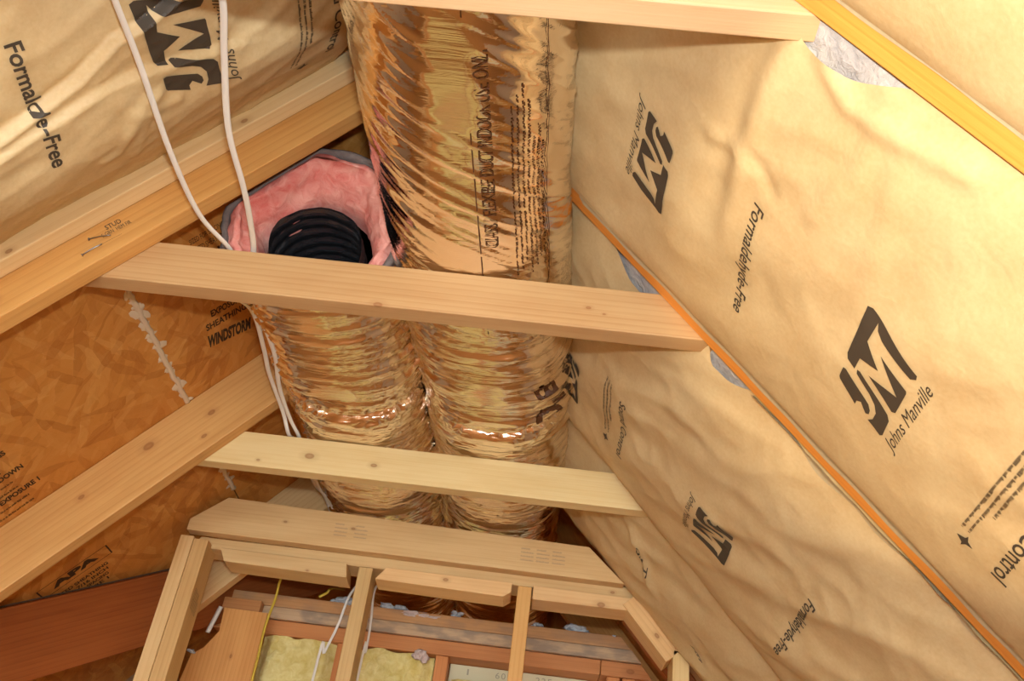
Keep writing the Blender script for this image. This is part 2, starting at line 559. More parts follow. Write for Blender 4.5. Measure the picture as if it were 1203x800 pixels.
def stamp(name, shape, mapping, mat, parent, edge=0.35):
    """Lay a flat 2-d shape (verts, faces) on a surface: mapping(s, t) -> point in inches."""
    vs, fs = shape
    bm = bmesh.new()
    bv = [bm.verts.new((v[0], v[1], 0)) for v in vs]
    for f in fs:
        try:
            bm.faces.new([bv[i] for i in f])
        except ValueError:
            pass
    bm.normal_update()
    bmesh.ops.triangulate(bm, faces=bm.faces[:])
    for _ in range(5):
        long_ = []
        for e in bm.edges:
            a, c = (Vector(mapping(v.co.x, v.co.y)) for v in e.verts)
            if (a - c).length > edge:
                long_.append(e)
        if not long_:
            break
        bmesh.ops.subdivide_edges(bm, edges=long_, cuts=1)
        bm.normal_update()
        bmesh.ops.triangulate(bm, faces=bm.faces[:])
    bm.verts.index_update()
    pv = [mapping(v.co.x, v.co.y) for v in bm.verts]
    pf = [[v.index for v in f.verts] for f in bm.faces]
    bm.free()
    return mesh(name, pv, pf, mat, parent, smooth=False)
LOGO_PX = [
    [(265, 97), (170, 290), (172, 315), (210, 358), (238, 312), (335, 362), (272, 240), (318, 168), (290, 110)],
    [(290, 110), (318, 168), (320, 200), (345, 240), (450, 350), (490, 390), (518, 392), (522, 375)],
    [(345, 298), (425, 475), (285, 385), (400, 543), (420, 547), (472, 455), (472, 445)],
    [(225, 362), (222, 380), (285, 470), (312, 520), (318, 560), (300, 590), (272, 595), (335, 665), (350, 663), (387, 590), (380, 560), (240, 370)],
    [(150, 353), (125, 395), (127, 410), (205, 525), (215, 508), (240, 512), (262, 565), (280, 568), (287, 550), (280, 520), (165, 362)],
]
def logo2d():
    bl, ex, ey = (345, 665), (175, -280), (-220, -270)
    det = ex[0] * ey[1] - ex[1] * ey[0]
    vs, fs = [], []
    for poly in LOGO_PX:
        i0 = len(vs)
        for x, y in poly:
            dx, dy = x - bl[0], y - bl[1]
            vs.append(((dx * ey[1] - dy * ey[0]) / det, (ex[0] * dy - ex[1] * dx) / det))
        fs.append(tuple(range(i0, len(vs))))
    return vs, fs
def dashes(lines, length, pitch, seed):
    """Rows of word-long dashes: lettering too small to read in the photograph."""
    rnd = random.Random(seed)
    vs, fs = [], []
    for k in range(lines):
        x, n = 0.0, 0
        while x < length * (1.0 if k < lines - 1 else 0.7):
            wd = length * rnd.uniform(0.005, 0.012)
            i = len(vs)
            t = k * pitch
            y1 = pitch * rnd.choice((0.30, 0.32, 0.46))
            for a, c in ((x, t), (x + wd, t), (x + wd, t + y1), (x, t + y1)):
                vs.append((a, c))
            fs.append((i, i + 1, i + 2, i + 3))
            x += wd + length * (0.004 if n else 0.014)
            n = n - 1 if n else rnd.randint(2, 7)
    return vs, fs
def uvmap(S, o, ex, ey, lift=0.05):
    return lambda s, t: S(o[0] + s * ex[0] + t * ey[0], o[1] + s * ex[1] + t * ey[1], lift)
def sub(a, b):
    return (a[0] - b[0], a[1] - b[1])

# ================================================================== SETTING
def slab(name, a, b_, mat, kind='structure', **kw):
    x0, y0, z0 = a
    x1, y1, z1 = b_
    vs = [(x0, y0, z0), (x1, y0, z0), (x1, y1, z0), (x0, y1, z0), (x0, y0, z1), (x1, y0, z1), (x1, y1, z1), (x0, y1, z1)]
    fs = [(0, 3, 2, 1), (4, 5, 6, 7), (0, 1, 5, 4), (1, 2, 6, 5), (2, 3, 7, 6), (3, 0, 4, 7)]
    return mesh(name, vs, fs, mat, kind=kind, smooth=False, **kw)
UEND = 76.0                        # slope length below the collar-tie height
ZK = H - UEND * sp
SUBFLOOR = wood((206, 160, 104), (178, 130, 78), name='subfloor_plywood')
slab('floor', (-110, -135, -EYE - 1), (90, 152, -EYE), SUBFLOOR)
KNEE = plain('gypsum_wallboard', (206, 190, 164), 0.8)
slab('wall_left', (XL - UEND * cp - 6, -135, -EYE), (XL - UEND * cp - 2, 152, ZK + 4), KNEE)
slab('wall_right', (XR + UEND * cp + 2, -135, -EYE), (XR + UEND * cp + 6, 152, ZK + 4), KNEE)
def deck(name, S, sgn):
    root = bpy.data.objects.new(name, None)
    root.matrix_basis = Matrix.Translation(V(S(0, 0, -DEPTH - 0.25)))
    finish(root, None, None, None, None, 'structure')
    ur = -(ZA - H) / sp - 6.2
    X = DR if sgn > 0 else DL
    Z = NR if sgn > 0 else NL
    Yv = (0, 1, 0) if sgn > 0 else (0, -1, 0)
    us = [ur, -48 + 46.0, 46.0, UEND + 8] if sgn > 0 else [ur, -2.0, 46.0, UEND + 8]
    for i in range(len(us) - 1):
        for (y0, y1) in ((-135, -75), (-75, 21), (21, 117), (117, 152)):
            u0_, u1_ = us[i] + 0.06, us[i + 1] - 0.06
            vs = []
            for h in (-DEPTH, -DEPTH - 0.45):
                for (u, v) in ((u0_, y0 + 0.05), (u1_, y0 + 0.05), (u1_, y1 - 0.05), (u0_, y1 - 0.05)):
                    vs.append(S(u, v, h))
            fs = [(0, 1, 2, 3), (7, 6, 5, 4), (0, 4, 5, 1), (1, 5, 6, 2), (2, 6, 7, 3), (3, 7, 4, 0)]
            mesh('osb_panel', vs, fs, OSB, root, smooth=False, frame=(S(0, 0, -DEPTH), X, Yv, Z))
    # roofing felt outside, so that no world fill light leaks in at the joints
    vs = [S(ur - 0.6, -135, -DEPTH - 0.6), S(UEND + 8, -135, -DEPTH - 0.6), S(UEND + 8, 152, -DEPTH - 0.6), S(ur - 0.6, 152, -DEPTH - 0.6)]
    mesh('roofing_felt', vs, [(0, 1, 2, 3)], plain('roofing_felt', (40, 38, 36), 0.9), root, smooth=False)
    return root
deckL = deck('ceiling_left', SL, -1)
deckR = deck('ceiling_right', SR, 1)
mesh('wall_back', [(-110, 151, -EYE), (90, 151, -EYE), (90, 151, 30), (XA, 151, ZA + 12), (-110, 151, 30), (-110, 153, -EYE), (90, 153, -EYE), (90, 153, 30), (XA, 153, ZA + 12), (-110, 153, 30)],
     [(0, 1, 2, 3, 4), (9, 8, 7, 6, 5), (0, 5, 6, 1), (1, 6, 7, 2), (2, 7, 8, 3), (3, 8, 9, 4), (4, 9, 5, 0)], OSB, kind='structure', smooth=False)
# ridge board above the ducts
board('ridge_board', (XA - 0.75, -135, 0), (0, 1, 0), (0, 0, 1), rect(0, 286, ZA + 0.2, ZA + 7.5), 1.5, wood(*HONEY), label='ridge board high along the peak between the rafters, mostly behind the ducts', cat='lumber')

# sealant along the joint of the left sheathing
def seam(y0, y1, seed):
    rnd = random.Random(seed)
    pts = []
    y = y0
    while y <= y1:
        pts.append(SL(-2.0 + rnd.uniform(-0.08, 0.08), y, -DEPTH + 0.05))
        y += 0.5
    v, f = tube(pts, 0.26, 0.15, 8, NL, 2)
    for k in range(int((y1 - y0) * 1.5)):
        yy = rnd.uniform(y0, y1)
        sz = rnd.choice((0.2, 0.25, 0.3, 0.5))
        off = rnd.uniform(-0.35, 0.35)
        c = SL(-2.0 + off, yy, -DEPTH + 0.09)
        i = len(v)
        m_ = 11
        v.append(vadd(c, NL, -0.10))
        el, az = rnd.uniform(1.0, 2.2), rnd.uniform(0, 3.14)
        for a in range(m_):
            th = 2 * math.pi * a / m_
            rr = sz * rnd.uniform(0.75, 1.15)
            p_, q_ = rr * el * math.cos(th), rr * math.sin(th)
            e = vadd(c, DL, p_ * math.cos(az) - q_ * math.sin(az))
            e = vadd(e, NL, 0.06)
            v.append((e[0], e[1] + p_ * math.sin(az) + q_ * math.cos(az), e[2]))
        for a in range(m_):
            f.append((i, i + 1 + a, i + 1 + (a + 1) % m_))
    return v, f
v, f = seam(56.5, 79.0, 3)
mesh('sealant_bead', v, f, CAULK, deckL)
v, f = seam(90.5, 98.6, 5)
mesh('sealant_bead', v, f, CAULK, deckL)
# mill stamps printed on the sheathing
def osb_print(o, ex, ey, shape, S=SL, par=None, mat=INK_OSB, edge=3):
    return stamp('mill_stamp', shape, uvmap(S, o, ex, ey, -DEPTH + 0.03), mat, par or deckL, edge)
osb_print((-5.9, 73.4), (-4.4, 1.0), (-0.35, -1.4), text2d('WINDSTORM', 0.05))
osb_print((-6.4, 71.2), (-4.2, 0.3), (-0.1, -0.8), text2d('SHEATHING', 0.03))
osb_print((-7.3, 69.8), (-3.6, 0.3), (-0.1, -0.8), text2d('EXPOSURE 1', 0.03))
osb_print((-8.0, 61.5), (-3.2, 0), (0, -0.7), text2d('RATED SHEATHING', 0.0))
osb_print((-8.0, 63.0), (-3.2, 0), (0, -0.9), text2d('32/16', 0.02))
osb_print((-8.0, 60.3), (-3.2, 0), (0, -0.6), text2d('SIZED FOR SPACING', 0.0))
for k in range(9):
    osb_print((17.8 - 0.1 * k, 70.8 + k * 0.95), (-5.2, -0.25), (0.0, -0.62), dashes(1, 1.0, 1.0, 40 + k) if k % 3 else text2d(('STRENGTH AXIS', 'THIS SIDE DOWN', 'APA EXPOSURE 1')[k // 3], 0.04))
def frame2d(w_, x0, y0, x1, y1):
    return ([(x0, y0), (x1, y0), (x1, y1), (x0, y1), (x0 + w_, y0 + w_ * 2), (x1 - w_, y0 + w_ * 2), (x1 - w_, y1 - w_ * 2), (x0 + w_, y1 - w_ * 2)],
            [(0, 1, 5, 4), (1, 2, 6, 5), (2, 3, 7, 6), (3, 0, 4, 7)])
osb_print((19.2, 94.0), (-7.6, 0.2), (0, -2.0), frame2d(0.02, 0, 0, 1, 1))
osb_print((17.9, 93.4), (-5.0, 0.1), (0, -1.0), text2d('APA', 0.06))
for k in range(4):
    osb_print((18.6, 95.4 + k * 0.9), (-6.0 + 0.3 * k, 0.2), (0, -0.55), text2d(('RATED SHEATHING', '24/16  7/16 INCH', 'SIZED FOR SPACING', 'EXPOSURE 1')[k], 0.03))

# ================================================================== RAFTERS
def rafterL(y, u0_, u1_, mat, label, poly=None, group='rafters of the left slope', **kw):
    return board('rafter', SL(0, y, 0), DL, NL, poly or rect(u0_, u1_, 0, DEPTH - 0.05), 1.5, mat, label=label, cat='rafter', group=group, **kw)
def rafterR(y, u0_, u1_, mat, label, group='rafters of the right slope', **kw):
    return board('rafter', SR(0, y - 1.5, 0), DR, NR, rect(u0_, u1_, 0, DEPTH - 0.05), 1.5, mat, label=label, cat='rafter', group=group, **kw)
UT = -(ZA - H) / sp + 0.9
kn = [(9.0, 0.3, 3.6, 0.35), (3.5, 0.5, 2.0, 0.22), (16.5, 0.8, 1.6, 0.3)]
L1 = rafterL(YT[1], UT, 70, wood(*HONEY, knots=[(6.8, 1.5, 1.4, 0.33), (-9.5, 1.5, 3.2, 0.25)]), 'left rafter carrying two nails and a small mill stamp, under the printed insulation batt')
L2 = rafterL(YT[2], UT, 70, wood((214, 166, 102), (190, 136, 74), knots=[(-3.1, 1.5, 3.0, 0.3), (-1.2, 1.5, 1.3, 0.22), (10.3, 1.5, 3.3, 0.3), (3.2, 1.5, 3.8, 0.45)]), 'bare left rafter crossing the strand board below the sealed joint')
rafterL(YT[0], UT, 70, wood(*HONEY), 'left rafter overhead at the near side of the printed left batt')
L3 = rafterL(107.5, UT, 10.2, wood(*PINE), 'short left rafter behind the header board, ending at the dark valley rafter', poly=[(UT, 0), (9.4, 0), (2.6, DEPTH - 0.05), (UT, DEPTH - 0.05)])
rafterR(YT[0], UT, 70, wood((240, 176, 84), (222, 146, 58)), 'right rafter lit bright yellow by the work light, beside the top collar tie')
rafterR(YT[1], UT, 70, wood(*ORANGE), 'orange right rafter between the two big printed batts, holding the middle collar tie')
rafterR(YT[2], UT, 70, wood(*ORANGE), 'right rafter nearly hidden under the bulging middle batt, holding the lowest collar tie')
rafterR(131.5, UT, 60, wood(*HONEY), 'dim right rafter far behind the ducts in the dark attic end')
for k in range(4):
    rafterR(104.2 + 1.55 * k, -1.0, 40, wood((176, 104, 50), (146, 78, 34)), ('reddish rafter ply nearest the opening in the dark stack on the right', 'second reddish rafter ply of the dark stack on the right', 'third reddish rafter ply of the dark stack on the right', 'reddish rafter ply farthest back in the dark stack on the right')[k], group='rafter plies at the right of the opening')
# ledger strip nailed to the near side of L1
board('ledger_strip', SL(0, 50.66, -2.8), DL, NL, rect(-26, 60, 0, 2.6), 1.4, wood(*PALE, knots=[(3.9, 1.4, 0.4, 0.22), (-14.6, 1.4, 0.5, 0.3)]), label='pale knotty ledger strip along the lower edge of the left printed batt', cat='lumber')
# nails and stamp on L1
def nail(par, a, d, length, r=0.05):
    b_ = vadd(a, d, length)
    mid = vadd(vadd(a, d, length * 0.5), (0, -0.06, 0))
    v, f = tube([a, mid, b_], r, r, 6, (0.3, 0.2, 1), 3)
    e = vadd(a, d, -0.05)
    v2, f2 = tube([e, a], r * 2.2, r * 2.2, 8, (0.3, 0.2, 1), 1)
    i = len(v)
    return mesh('nail', v + v2, f + [tuple(q + i for q in t) for t in f2], STEEL, par)
nail(L1, (-32.75, 50.55, 36.95), (0.74, -0.12, 0.66), 1.45)
nail(L1, (-32.8, 50.55, 38.35), (0.96, -0.12, 0.26), 1.5)
def l1map(o, ex, ey):
    return lambda s, t: (o[0] + s * ex[0] + t * ey[0], 50.69, o[1] + s * ex[1] + t * ey[1])
stamp('mill_stamp', text2d('S-GRN  HEM FIR', 0.0), l1map((-32.0, 38.7), (1.5, 1.55), (-0.25, 0.24)), INK, L1, 9)
stamp('mill_stamp', text2d('STUD', 0.01), l1map((-32.0, 39.4), (0.8, 0.82), (-0.3, 0.3)), INK, L1, 9)
stamp('mill_stamp', dashes(1, 1.0, 1.0, 5), l1map((-31.9, 38.1), (1.5, 1.55), (-0.06, 0.06)), INK, L1, 9)

# ================================================================== COLLAR TIES
def tie(k, mat, label, h=3.5, dz=0.0):
    z0, z1 = H + dz, H + h + dz
    off = 4.7
    tl = lambda z: XL + (z - H) / math.tan(PT) - off / sp
    tr = lambda z: XR - (z - H) / math.tan(PT) + off / sp
    return board('collar_tie', (0, YT[k] + 0.02, 0), (1, 0, 0), (0, 0, 1), [(tl(z0), z0), (tr(z0), z0), (tr(z1), z1), (tl(z1), z1)], 1.5, mat, label=label, cat='collar tie', group='collar ties across the attic')
T0 = tie(0, wood((224, 188, 142), (206, 162, 112), knots=[(2.0, 0, 37.6, 0.3)], ring=0.7), 'nearest collar tie, across the top in front of the big duct')
T1 = tie(1, wood((194, 156, 108), (174, 128, 80), knots=[(1.8, 0, 38.2, 0.16), (-12.5, 0.0, 36.6, 0.28), (2.9, 0, 37.8, 0.1)], ring=1.3), 'middle collar tie, passing below the cut end of the left duct')
T2 = tie(2, wood((228, 202, 146), (212, 176, 114), knots=[(-22.2, 0, 38.2, 0.36), (-16.0, 0, 38.0, 0.25), (-26.9, 0, 37.2, 0.14)], ring=0.6), 'lowest collar tie, pale with one round knot, below both ducts')

# ================================================================== INSULATION BATTS
def env(t):
    return max(0.0, 4 * t * (1 - t)) ** 0.6
def smooth(x):
    x = max(0.0, min(1.0, x))
    return x * x * (3 - 2 * x)
def gauss(d, s):
    return math.exp(-(d / s) ** 2)
def segdist(u, v, line):
    best, side = 1e9, 1
    for (a, b_) in zip(line, line[1:]):
        dx, dy = b_[0] - a[0], b_[1] - a[1]
        t = max(0, min(1, ((u - a[0]) * dx + (v - a[1]) * dy) / (dx * dx + dy * dy)))
        px, py = a[0] + t * dx - u, a[1] + t * dy - v
        d = math.hypot(px, py)
        if d < best:
            best, side = d, 1 if (dx * (v - a[1]) - dy * (u - a[0])) > 0 else -1
    return best, side
def folds(u, v, seed, amp=0.2):
    a, b_ = 0.78 * u - 0.62 * v, 0.62 * u + 0.78 * v
    h = amp * (fnoise(a * 0.09, b_ * 0.26, seed)) * 1.6
    h += amp * 0.6 * (ridged(a * 0.10 + 3, b_ * 0.32, seed + 4) - 0.55)
    h += amp * 0.32 * (ridged(u * 0.35, v * 0.35, seed + 9) - 0.6)
    return h
def hB(u, v):
    t = (v - 26.5) / 24.2
    tt = max(0, min(1, t))
    up = smooth((u + 12) / 9)
    h = -0.5 * (1 - tt) + 0.12 * tt + env(tt) * (0.35 + 0.75 * up)
    h += folds(u, v, 1.0, 0.16) * (0.4 + 0.6 * env(tt))
    cr = [(-0.6, 27.0), (-0.9, 31.0), (-0.85, 34.5), (-0.3, 40.0), (0.6, 46.0)]
    d, s = segdist(u, v, cr)
    if s > 0:
        pass
    h += 0.30 * gauss(d, 0.8) * smooth((44 - v) / 8)
    h -= 0.55 * smooth((-0.2 - u) / 2.2) * smooth((46 - v) / 10) * tt ** 0.3
    d, s = segdist(u, v, [(-0.85, 34.9), (-2.4, 35.8), (-3.4, 36.1)])
    h += 0.22 * gauss(d, 0.35)
    d, s = segdist(u, v, [(-0.85, 34.9), (0.7, 35.1), (1.6, 36.0)])
    h -= 0.18 * gauss(d, 0.4)
    d, s = segdist(u, v, [(5, 27.5), (5.5, 31), (4.5, 35)])
    h += 0.16 * gauss(d, 0.6)
    d, s = segdist(u, v, [(6, 27.5), (8, 33), (9, 38)])
    h += 0.10 * gauss(d, 0.7)
    d, s = segdist(u, v, [(1, 27.6), (3.5, 29), (7, 28.5), (10, 27.8)])
    h += 0.25 * gauss(d, 0.5)
    return h
def hC(u, v):
    tt = max(0, min(1, (v - 52.4) / 26.8))
    h = -0.7 * (1 - tt) + 0.45 * tt + env(tt) * (0.7 + 0.7 * smooth((u + 12) / 10))
    h += folds(u, v, 5.0, 0.36) * (0.3 + 0.7 * env(tt))
    return h
def hD(u, v):
    tt = max(0, min(1, (v - 80.5) / (17.5 - 0.12 * u)))
    h = -0.6 * (1 - tt) + 0.35 * tt + env(tt) * 0.8 + folds(u, v, 11.0, 0.36) * (0.35 + 0.65 * env(tt))
    d, s = segdist(u, v, [(-1.5, 85), (1.8, 87.6), (4.6, 90.5)])
    h += 0.35 * gauss(d, 0.6) * (1 if s > 0 else 0.6)
    return h
def hA(u, v):
    tt = max(0, min(1, (v - 0.5) / 24.3))
    return -0.3 * (1 - tt) + 0.1 * tt + env(tt) * 1.1 + folds(u, v, 15.0, 0.12) * env(tt)
FOLD1 = [(3.0, 38.2), (0.87, 37.88), (-1.36, 37.46), (-3.97, 36.85), (-6.93, 35.44), (-8.03, 35.41), (-10.16, 34.84), (-13, 34)]
FOLD2 = [(3.0, 39.0), (1.2, 38.7), (-2.07, 38.27), (-4.89, 37.94), (-7.64, 38.08), (-10.64, 38.75), (-13, 39.3)]
def hL(u, v):
    tt = max(0, min(1, (v - 26.5) / 22.9))
    h = -0.6 * (1 - tt) + env(tt) * 1.0 - 4.9 * smooth((v - 41.0) / 10.5)
    a, b_ = 0.97 * u + 0.25 * v, -0.25 * u + 0.97 * v
    h += 0.30 * fnoise(a * 0.10, b_ * 0.30, 21.0) + 0.12 * (ridged(a * 0.16, b_ * 0.5, 25.0) - 0.5) + 0.05 * (ridged(u * 0.5, v * 0.5, 29) - 0.5)
    d, s = segdist(u, v, FOLD1)
    q = smooth((d * s + 0.2) / 0.4)
    h += (0.60 * (1 - q) - 0.34 * q) * math.exp(-d / 1.5)
    d, s = segdist(u, v, FOLD2)
    q = smooth((d * s + 0.2) / 0.4)
    h += (0.30 * (1 - q) - 0.30 * q) * math.exp(-d / 1.2)
    for ln_, am in (([(-8.0, 40.0), (-6.9, 40.0), (-4.5, 43.4), (-3.6, 43.6)], 0.28), ([(-7.5, 40.2), (-6.2, 42.5), (-5.8, 45)], 0.2), ([(-9, 41.2), (-7.6, 41.0), (-6, 40.6)], 0.16)):
        d, s = segdist(u, v, ln_)
        h += am * gauss(d, 0.45)
    return h
def batt(S, hfun, u0_, u1_, va, vb, label, inner, step=0.34, flange=None, group=None):
    mid = S((u0_ + u1_) / 2, (inner[0] + inner[1]) / 2, -3)
    root = empty('insulation_batt', mid, label, 'insulation', group)
    nu = int((u1_ - u0_) / step) + 1
    nv = int((vb(0) - va(0)) / step) + 1
    def P(i, j):
        u = u0_ + (u1_ - u0_) * i / (nu - 1)
        t = j / (nv - 1)
        v_ = va(u) + (vb(u) - va(u)) * t
        return S(u, v_, hfun(u, v_))
    v, f, _ = grid(nu, nv, P)
    mesh('paper_facing', v, f, KRAFT, root)
    # glass wool filling the bay behind the facing
    nu2, nv2 = int((u1_ - u0_) / 1.1), 20
    front, back = [], []
    def Q(i, j):
        u = u0_ + (u1_ - u0_) * i / (nu2 - 1)
        v_ = inner[0] + (inner[1] - inner[0]) * j / (nv2 - 1)
        vin = min(max(v_, va(u)), vb(u))
        h = hfun(u, vin) - (0.45 if step > 0.3 else 0.95) - 0.15 * fnoise(u * 0.8, v_ * 0.8, 3)
        return S(u, v_, max(-DEPTH + 0.4, h))
    def Q2(i, j):
        u = u0_ + (u1_ - u0_) * i / (nu2 - 1)
        v_ = inner[0] + (inner[1] - inner[0]) * j / (nv2 - 1)
        return S(u, v_, -DEPTH + 0.15)
    v1, f1, _ = grid(nu2, nv2, Q)
    v2, f2, _ = grid(nu2, nv2, Q2)
    n1 = len(v1)
    fs = f1 + [tuple(q + n1 for q in reversed(t)) for t in f2]
    for i in range(nu2 - 1):
        for j in (0, nv2 - 1):
            a, b_ = i * nv2 + j, (i + 1) * nv2 + j
            fs.append((a, b_, b_ + n1, a + n1))
    mesh('glass_wool', v1 + v2, fs, WHITE_FG, root)
    if flange:
        vf0, wd, ua, ub = flange
        nuf = int((ub - ua) / 0.5)
        def F(i, j):
            u = ua + (ub - ua) * i / (nuf - 1)
            ww = wd * (0.85 + 0.5 * fnoise(u * 0.22, 7.0, wd * 9)) * smooth((u - ua) / 1.0 + 0.4)
            t = j / 4
            e = vf0(u) if callable(vf0) else vf0
            v_ = e - 0.35 + (0.35 + ww) * t
            h0 = hfun(u, e - 0.3)
            h = h0 * (1 - smooth(t * 1.6)) + smooth(t * 1.6) * (0.04 + 0.05 * max(0, fnoise(u * 0.5, t, 3.3)))
            return S(u, v_, h + 0.01)
        v, f, _ = grid(nuf, 5, F)
        mesh('stapling_flange', v, f, KRAFT_EDGE, root)
    return root
def gapR0(u):
    return 26.55 + 1.35 * smooth((u + 1.5) / 2.0) * smooth((6.2 - u) / 3.5)
bB = batt(SR, hB, -19, 48, gapR0, lambda u: 50.72, 'large right batt of kraft paper with two dark logos, lit warm by the work light', (26.45, 50.6), group='kraft batts of the right slope', flange=(50.72, 0.58, -14, 46))
def gapR1(u):
    return 52.4 + 1.5 * smooth((u + 11) / 4) * smooth((-2.6 - u) / 1.5) + 1.1 * smooth((u - 0.2) / 1.2) * smooth((5.5 - u) / 3) + 0.3
bC = batt(SR, hC, -19, 48, gapR1, lambda u: 79.5, 'right kraft batt below the orange rafter, printed with one small logo', (52.35, 78.9), group='kraft batts of the right slope')
def edgeC(i, j):
    u = 5.0 + 41.0 * i / 119
    t = j / 5
    wv = 0.75 + 0.5 * fnoise(u * 0.35, 4.4)
    v_ = 52.28 + (0.9 * wv + 0.25) * t
    return SR(u, v_, (0.10 + 0.12 * fnoise(u * 0.6, t, 8)) * (1 - smooth(t)) + smooth(t) * (hC(u, max(v_, gapR1(u))) + 0.06))
v, f, _ = grid(120, 6, edgeC)
mesh('stapling_flange', v, f, KRAFT_EDGE, bC)
bD = batt(SR, hD, -19, 40, lambda u: 80.6, lambda u: 98.2 - 0.12 * max(0, u), 'shadowed right kraft batt deepest by the framed opening', (80.6, 97.0), group='kraft batts of the right slope', flange=(lambda u: 98.2 - 0.12 * max(0, u), 0.9, -1.5, 30))
bA = batt(SR, hA, -19, 56, lambda u: 0.5, lambda u: 24.84, 'right kraft batt in the top right corner, above the bright yellow rafter', (0.4, 24.7), group='kraft batts of the right slope', flange=(24.84, 0.22, -10, 54))
bL = batt(SL, hL, -23.5, 42, lambda u: 26.5, lambda u: 49.35, 'left kraft batt with a big dark logo and deep creases, above the ledger strip', (26.5, 49.2), step=0.2)

def batt_print(S, hf, root, o, ex, ey, shape, edge=0.4):
    return stamp('printed_mark', shape, lambda s, t: S(o[0] + s * ex[0] + t * ey[0], o[1] + s * ex[1] + t * ey[1], hf(o[0] + s * ex[0] + t * ey[0], o[1] + s * ex[1] + t * ey[1]) + 0.085), INK, root, edge)
LOGO = logo2d()
def jm(S, hf, root, bl, br, tl, ts, te, word='Johns Manville', edge=0.4):
    batt_print(S, hf, root, bl, sub(br, bl), sub(tl, bl), LOGO, edge)
    ex = sub(te, ts)
    ln_ = math.hypot(*ex)
    eyd = sub(tl, bl)
    k = math.hypot(*eyd)
    cap = ln_ * 0.125
    batt_print(S, hf, root, ts, ex, (eyd[0] / k * cap, eyd[1] / k * cap), text2d(word, 0.0, 0.15), edge)
jm(SR, hB, bB, (13.31, 43.99), (13.1, 38.4), (9.76, 42.59), (14.25, 44.5), (14.15, 38.46))
jm(SR, hB, bB, (-8.58, 38.58), (-8.53, 43.5), (-5.65, 39.32), (-9.6, 38.19), (-9.3, 43.82))
batt_print(SR, hB, bB, (0.98, 37.15), (0.9, 8.6), (0.8, 0.0), text2d('Formaldehyde-Free', 0.012, 0.2))
batt_print(SR, hB, bB, (20.8, 37.2), (0.8, 8.6), (0.95, -0.1), text2d('Sound Control', 0.008))
batt_print(SR, hB, bB, (18.6, 37.0), (0.062, 1.0), (1.0, -0.06), dashes(3, 7.6, 0.42, 2))
flame = ([(0, 0), (0.35, 0.3), (0.5, 1.0), (0.65, 0.3), (1, 0), (0.75, -0.1), (0.5, -0.9), (0.25, -0.1)], [(0, 1, 7), (1, 2, 3), (3, 4, 5), (5, 6, 7), (1, 3, 5, 7)])
batt_print(SR, hB, bB, (19.7, 44.9), (0.0, 1.1), (0.55, 0.0), flame)
jm(SR, hC, bC, (5.7, 66.62), (5.85, 71.16), (9.07, 66.48), (4.6, 66.43), (4.9, 71.6))
batt_print(SR, hC, bC, (15.81, 63.84), (0.56, 9.2), (0.85, 0.0), text2d('Formaldehyde-Free', 0.012, 0.2))
batt_print(SR, hC, bC, (-4.7, 65.72), (0.9, 7.84), (0.75, -0.05), text2d('Sound Control', 0.008))
batt_print(SR, hC, bC, (-6.9, 65.2), (0.11, 1.0), (1.0, -0.1), dashes(3, 7.6, 0.42, 3))
batt_print(SR, hC, bC, (-5.7, 73.2), (0.0, 1.1), (0.5, 0.0), flame)
batt_print(SR, hC, bC, (-12.0, 68.6), (0.2, 5.2), (1.6, 0.8), LOGO)
batt_print(SR, hD, bD, (0.8, 86.6), (0.8, 1.5), (0.5, -0.1), text2d('of', 0.01, 0.2))
batt_print(SR, hD, bD, (2.2, 88.2), (0.5, 1.1), (0.6, -0.2), text2d('T', 0.01, 0.2))
batt_print(SR, hD, bD, (10.2, 92.4), (1.5, 0.5), (0.5, -0.2), LOGO)
batt_print(SL, hL, bL, (-1.3, 33.1), (0.85, 8.2), (-0.9, 0.15), text2d('Formalde-Free', 0.022), 0.18)
jm(SL, hL, bL, (-12.2, 41.4), (-12.5, 35.4), (-8.5, 39.9), (-13.3, 42.0), (-13.8, 35.6), edge=0.2)
batt_print(SL, hL, bL, (-21.6, 36.9), (0.8, 7.8), (-0.8, 0.1), text2d('Sound Control', 0.008))
batt_print(SL, hL, bL, (-19.0, 36.8), (0.16, 1.0), (-1.0, 0.12), dashes(3, 7.6, 0.42, 6))
batt_print(SL, hL, bL, (-19.0, 44.7), (0.0, 1.1), (-0.55, 0.0), flame)

